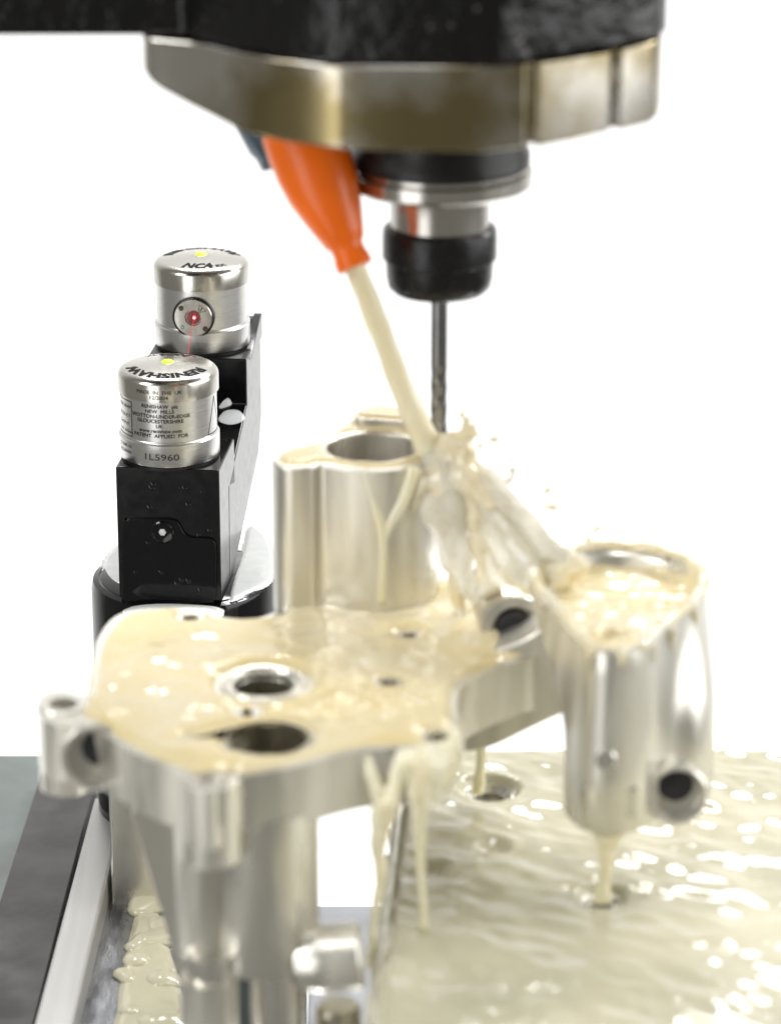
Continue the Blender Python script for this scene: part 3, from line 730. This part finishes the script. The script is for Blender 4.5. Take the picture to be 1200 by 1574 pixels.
for pts, rad in (
    ([(668, 700, .812), (690, 710, .808), (722, 740, .800), (762, 782, .793)], [.0040, .0050, .0046, .0016]),
    ([(672, 690, .812), (700, 682, .808), (716, 668, .806), (714, 648, .806)], [.0040, .0034, .0024, .0008]),
    ([(690, 706, .806), (712, 700, .803), (726, 690, .802)], [.0034, .0034, .0014]),
    ([(700, 716, .804), (725, 760, .800), (738, 820, .797), (744, 880, .794), (756, 915, .790)], [.0040, .0034, .0028, .0026, .0040]),
    ([(668, 700, .812), (676, 740, .802), (690, 790, .800), (694, 850, .800), (704, 930, .797), (714, 990, .790), (718, 1018, .784)], [.0042, .0034, .0024, .0014, .0020, .0012, .0008]),
    ([(660, 735, .802), (640, 765, .803), (628, 800, .8035)], [.0028, .0016, .0006])):
    c = catmull([PY(*p) for p in pts], 6, False); m.tube(c, lerp_list(rad, len(c)), seg=14, wob=.35, wscale=230)
random.seed(21)
U = [(715, 700), (770, 757), (822, 806), (866, 846), (902, 878)]; Lo = [(728, 752), (748, 830), (768, 885), (800, 908), (842, 914)]
for i in range(12):                          # thin strands spread over the curtain
    t = (i / 11) ** 1.3; YY = (.803, .795, .787, .780, .774)
    pts = [(a[0] + (b2[0] - a[0]) * t + random.uniform(-4, 4), a[1] + (b2[1] - a[1]) * t + random.uniform(-5, 5), y) for a, b2, y in zip(U, Lo, YY)]
    c = catmull([PY(*p) for p in pts], 8, False)
    k = .70 if t < .25 else .42
    rad = [.0022, k * random.uniform(.0010, .0018), k * random.uniform(.0008, .0018), k * random.uniform(.0008, .0016), .0018]
    m.tube(c, lerp_list(rad, len(c)), seg=10, wob=.5, wscale=330)
st = m.build('stream', 'coolant_splash', sp); add_remesh(st, .0006, .0018, .006); st.modifiers['smooth'].iterations = 8
# sheets between the streams
def sheet(name, A, B, n=26, k=16, amp=.0016, bulge=.004, m_='coolant_sheet'):
    a = catmull([PY(*p) for p in A], 8, False); b2 = catmull([PY(*p) for p in B], 8, False)
    a = [a[int(round(i))] for i in np.linspace(0, len(a) - 1, n)]; b2 = [b2[int(round(i))] for i in np.linspace(0, len(b2) - 1, n)]
    v = []; f = []
    for i in range(n):
        for j in range(k):
            t = j / (k - 1); p = a[i].lerp(b2[i], t); p = p + Vector((0, -1, .3)) * bulge * math.sin(math.pi * t)
            q = p * 130; p = p + Vector((noise.noise(q), noise.noise(q + Vector((9, 1, 3))), noise.noise(q + Vector((2, 7, 1))))) * amp
            v.append(p)
    for i in range(n - 1):
        for j in range(k - 1): f.append((i * k + j, i * k + j + 1, (i + 1) * k + j + 1, (i + 1) * k + j))
    o = finish(name, v, f, m_, sp, smooth=180)
    s_ = o.modifiers.new('solid', 'SOLIDIFY'); s_.thickness = .0005
    return o
sheet('sheet', [(712, 672, .806), (760, 730, .798), (815, 785, .789), (862, 832, .782), (900, 868, .776)], [(690, 705, .806), (730, 752, .799), (785, 805, .790), (830, 850, .783), (868, 890, .778)], amp=.0026, bulge=.002)
sheet('sheet', [(700, 705, .806), (740, 760, .797), (790, 805, .789), (840, 850, .782), (880, 895, .776)], [(705, 720, .804), (732, 800, .798), (742, 860, .795), (752, 905, .791), (800, 915, .785)])
sheet('sheet', [(672, 700, .808), (668, 740, .803), (650, 790, .801), (668, 840, .801), (690, 880, .800)], [(700, 715, .804), (720, 770, .799), (722, 840, .797), (728, 890, .796), (730, 925, .795)], amp=.0022)
# flying beads
random.seed(11)
for i in range(44):
    t = random.random() ** 1.4; x = 700 + 190 * t + random.uniform(-10, 30); y = 664 + 175 * t - random.uniform(-10, 34)
    r = random.uniform(.0003, .0011); c = PY(x, y, .80 - .02 * t)
    tag(MB().lathe([(r * math.sin(a), -r * math.cos(a)) for a in np.linspace(.02, math.pi - .02, 9)], c, 14).build('coolant_drop', 'coolant_splash', smooth=180), 'tiny coolant bead flying above the splash', 'drop', 'flying coolant beads')
# rivulets on the boss face
for (pts, rad, lab) in (
    ([(489, 716, .8065), (490, 770, .8065), (489, 850, .8065), (490, 935, .806)], [.0010, .0009, .0012, .0014], 'thin pale coolant rivulet down the groove of the boss'),
    ([(560, 722, .8004), (582, 790, .7998), (590, 830, .7998), (588, 930, .7998)], [.0010, .0017, .0015, .0012], 'pale coolant rivulet down the middle of the boss'),
    ([(640, 718, .8010), (620, 770, .8002), (596, 815, .7998), (590, 860, .7998)], [.0020, .0015, .0012, .0006], 'slanting coolant rivulet joining the middle one on the boss')):
    c = catmull([PY(*p) for p in pts], 6, False)
    tag(MB().tube(c, lerp_list(rad, len(c)), seg=12, wob=.3, sq=.45).build('coolant_rivulet', 'coolant_jet', smooth=180), lab, 'coolant', 'rivulets on the boss')
# drips under the plate and leg
drips = (
    ([([(560, 1152, .7135), (570, 1185, .7118), (584, 1225, .7112), (590, 1255, .7115)], [.0008, .0016, .0022, .0022]),
      ([(618, 1150, .7135), (612, 1190, .7120), (600, 1230, .7115), (590, 1255, .7115)], [.0010, .0020, .0024, .0022]),
      ([(590, 1225, .7115), (588, 1262, .7118), (580, 1300, .713), (586, 1345, .714), (577, 1400, .715), (572, 1450, .715), (570, 1490, .715)], [.0030, .0030, .0019, .0017, .0010, .0013, .0010])], 'ragged forked coolant drip off the front edge of the plate'),
    ([([(640, 1146, .7155), (638, 1180, .7128), (642, 1215, .7130), (646, 1240, .7145)], [.0014, .0026, .0030, .0020]),
      ([(672, 1142, .7170), (670, 1180, .7148), (660, 1215, .7146), (650, 1240, .7150)], [.0016, .0028, .0026, .0018]),
      ([(698, 1120, .7220), (700, 1165, .7195), (692, 1205, .7190)], [.0012, .0022, .0008]),
      ([(622, 1150, .7138), (624, 1175, .7118), (628, 1205, .7122)], [.0012, .0024, .0012]),
      ([(656, 1145, .7158), (656, 1175, .7132), (656, 1205, .7138)], [.0018, .0028, .0022]),
      ([(686, 1138, .7185), (685, 1170, .7165), (680, 1215, .7165)], [.0014, .0026, .0014]),
      ([(648, 1225, .7140), (646, 1260, .716), (645, 1310, .718), (649, 1380, .719), (652, 1428, .719)], [.0030, .0020, .0012, .0009, .0013])], 'broad coolant curtain narrowing to a drip at the plate corner'),
    ([([(741, 1130, .782), (738, 1185, .790), (734, 1216, .794)], [.0010, .0015, .0020])], 'short coolant drip falling into the hole of the fixture table'),
    ([([(930, 1272, .730), (932, 1310, .732), (928, 1350, .734), (925, 1384, .735)], [.0042, .0021, .0015, .0026]),
      ([(945, 1274, .729), (940, 1305, .731), (933, 1330, .733)], [.0030, .0012, .0006])], 'yellowish coolant drip falling from the hanging leg'))
for tubes, lab in drips:
    m = MB()
    for pts, rad in tubes:
        c = catmull([PY(*p) for p in pts], 7, False); m.tube(c, lerp_list(rad, len(c)), seg=16, wob=.25, wscale=260)
    o = m.build('coolant_drip', 'coolant_jet', smooth=180); add_remesh(o, .00045, .0006, .004)
    tag(o, lab, 'coolant', 'coolant drips')
# froth at the lower left
fl = outline([(212, 1378), (240, 1380), (262, 1440), (285, 1520), (300, 1600), (172, 1600), (172, 1560), (182, 1490), (196, 1430)], ZB + .003, 5)
tag(film('coolant_puddle', fl, ZB + .003, .0008, lambda P, d: -.0004 + (.0016 + .0008 * fbm(P, 90, 2.3, 2)) * smoothstep(d / .004), 'coolant_pool'),
    'flat cream coolant puddle on the bed plate at lower left', 'coolant')
m = MB(); random.seed(5)
for i in range(20):
    y = random.uniform(1385, 1580); t = (y - 1380) / 200; x = random.uniform(208 - 34 * t, 244 + 46 * t)
    c = PZ(x, y, ZB + .0036); r = random.uniform(.0030, .0062)
    m.lathe([(r * math.sin(a), -r * .42 * math.cos(a)) for a in np.linspace(.02, math.pi - .02, 9)], c, 16)
o = m.build('coolant_froth', 'coolant_pool', smooth=180); add_remesh(o, .0008); o.modifiers['smooth'].iterations = 14
tag(o, 'bubbly cream froth heaped on the puddle at lower left', 'coolant', kind='stuff')
# coolant lapping over the cup rim and running down the leg
m = MB()
rim = inset(rc_, .955, ZC + .0001)
rim = [p + Vector((0, 0, .0006 * noise.noise(p * 160))) for p in rim]; rim = rim + rim[:2]
m.tube(rim, [.0015 + .0009 * noise.noise(p * 190 + Vector((4, 0, 0))) for p in rim], seg=14, wob=.3, wscale=300)
for x, y0, y1, r in ((905, 1000, 1040, .0010), (955, 1004, 1028, .0014), (1000, 985, 1060, .0010), (1030, 962, 1010, .0016), (1062, 930, 1000, .0018)):
    yy = PZ(x, y0, ZC).y
    pts = [PY(x, y0 - 8, yy + .0012), PY(x + 1, y0 + 8, yy - .0002), PY(x, (y0 + y1) / 2, yy + .0006), PY(x - 1, y1, yy + .0016)]
    c = catmull(pts, 5, False); m.tube(c, lerp_list([r * .7, r, r * .8, r * .6], len(c)), seg=12, wob=.3, wscale=260)
o = m.build('coolant_overflow', 'coolant_splash', smooth=180); add_remesh(o, .0005, .0007, .003)
tag(o, 'lumpy milky coolant lapping over the rim of the triangular cup', 'coolant')

# ================================================================== SPINDLE
ZN0, ZN1 = .5674, .5881
sh = root('spindle_head', PY(636, 100, .81) * 1.0, 'black cast spindle head with stained steel nose plate', 'spindle head')
SPX = PY(675, 460, .82).x; SPY = .82
def PN(px, py, z=ZN1): return PZ(px, py, z)
front = [(219, 48), (221, 55), (230, 58), (248, 60), (290, 64), (325, 70), (352, 77), (368, 81), (425, 90), (500, 99), (525, 101), (745, 102), (807, 98.7), (813, 95.4), (821, 94.4), (828, 96.4), (880, 89), (936, 79.8), (943, 76), (949, 75), (955, 76.4), (1000, 66), (1012, 61), (1017, 54)]
fx = [PN(x, y) for x, y in front]
# facet bottom heights read from the picture
botpx = [92, 110, 124, 139, 160, 178, 193, 203, 216, 227, 230, 235, 227, 222, 222, 226, 216, 203, 197, 197, 200, 190, 180, 160]
v = []; n = len(fx)
bots = []
for p, by, (tx_, ty_) in zip(fx, botpx, front):
    d = ray(tx_, by); q = CO + d * (p.y / d.y); bots.append(Vector((p.x, p.y, q.z)))
back_y = .885
# nose plate, with two vertical grooves on the right
ring_top = fx + [Vector((fx[-1].x, back_y, ZN1)), Vector((fx[0].x, back_y, ZN1))]
ring_bot = bots + [Vector((bots[-1].x, back_y, ZN0 + .004)), Vector((bots[0].x, back_y, ZN0 + .004))]
npl = MB().loft([ring_bot, ring_top]).build('nose_plate', 'nose_steel', sh, smooth=20)
bv = npl.modifiers.new('bevel', 'BEVEL'); bv.width = .0010; bv.segments = 3; bv.limit_method = 'ANGLE'; bv.angle_limit = R(25); bv.harden_normals = True
# cast housing above, wider to the left
hp = [PN(x, y) for x, y in [(-420, 56), (285, 55), (300, 61), (350, 73), (425, 88), (500, 98), (525, 100), (770, 101), (830, 93), (950, 74), (1005, 62), (1022, 52)]]
hp = [(p.x, p.y - .0012) for p in hp] + [(hp[-1].x, .93), (hp[0].x, .93)]
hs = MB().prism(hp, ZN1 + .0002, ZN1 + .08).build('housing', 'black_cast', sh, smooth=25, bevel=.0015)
c0 = (SPX, SPY, 0)
zc = lambda py, Y=SPY: PY(675, py, Y).z
MB().lathe([(.0215, zc(254)), (.0232, zc(250)), (.0232, zc(232)), (.0225, zc(226)), (.0225, ZN0 + .006)], c0, 80).build('spindle_nose', 'black_ring', sh)
th = root('collet_holder', (SPX, SPY, zc(445)), 'steel collet holder with black clamping nut in the spindle', 'tool holder')
MB().lathe([(.014, zc(287)), (.0225, zc(285)), (.0238, zc(279)), (.0238, zc(260)), (.0226, zc(257)), (.0226, zc(250))], c0, 80).build('flange', 'holder_steel', th)
MB().lathe([(.0130, zc(362)), (.0130, zc(318)), (.0136, zc(290)), (.0140, zc(278))], c0, 64).build('neck', 'holder_steel', th)
MB().lathe([(.0040, zc(446)), (.0120, zc(446)), (.0134, zc(438)), (.0139, zc(425)), (.0141, zc(398)), (.0150, zc(394)), (.0150, zc(358)), (.0147, zc(350)), (.0138, zc(346)), (.0128, zc(348))], c0, 80).build('collet_nut', 'nut_black', th)
em = root('end_mill', (SPX, SPY, zc(668)), 'slim grey end mill held in the black collet nut', 'cutter')
MB().lathe([(.0022, zc(560)), (.0022, zc(440))], c0, 32).build('shank', 'tool_carbide', em)
# fluted section: twisted four-lobe
rings = []
for i in range(40):
    z = zc(690) + (zc(560) - zc(690)) * i / 39; a0 = i * .16
    rings.append([Vector((SPX + r * math.cos(a), SPY + r * math.sin(a), z)) for a, r in [(2 * math.pi * k / 32, .0020 + .00022 * abs(math.cos(2 * (2 * math.pi * k / 32 - a0)))) for k in range(32)]])
MB().loft(rings).build('flutes', 'tool_carbide', em, smooth=60)

# ================================================================== COOLANT NOZZLE
cn = root('coolant_nozzle', nz0, 'orange plastic coolant nozzle with blue hose joint beside spindle', 'nozzle')
d = (nz1 - nz0).normalized(); L = (nz1 - nz0).length
MB().lathe([(.0098, -.002), (.0102, .004), (.0102, .010), (.0095, .016), (.0078, .022), (.0062, .027), (.0052, .030), (.0043, L - .006), (.0042, L - .004), (.0047, L - .0025), (.0047, L), (.0036, L), (.0030, L - .004), (.0001, L - .004)], nz0, 56, d).build('nozzle_body', 'orange_plastic', cn, smooth=60)
n2 = PY(530, 262, .822)
n3 = PY(537, 352, .812)
MB().lathe([(.0030, 0), (.0034, .004), (.0032, (n3 - n2).length * .5), (.0018, (n3 - n2).length)], n2, 32, n3 - n2).build('nozzle_fin', 'orange_plastic', cn, smooth=60)
j0, j1 = PY(392, 172, .822), PY(432, 246, .822)
MB().lathe([(.0064, 0), (.0064, .009), (.0057, .011), (.0057, (j1 - j0).length)], j0, 40, j1 - j0).build('hose_joint', 'blue_plastic', cn, smooth=40)
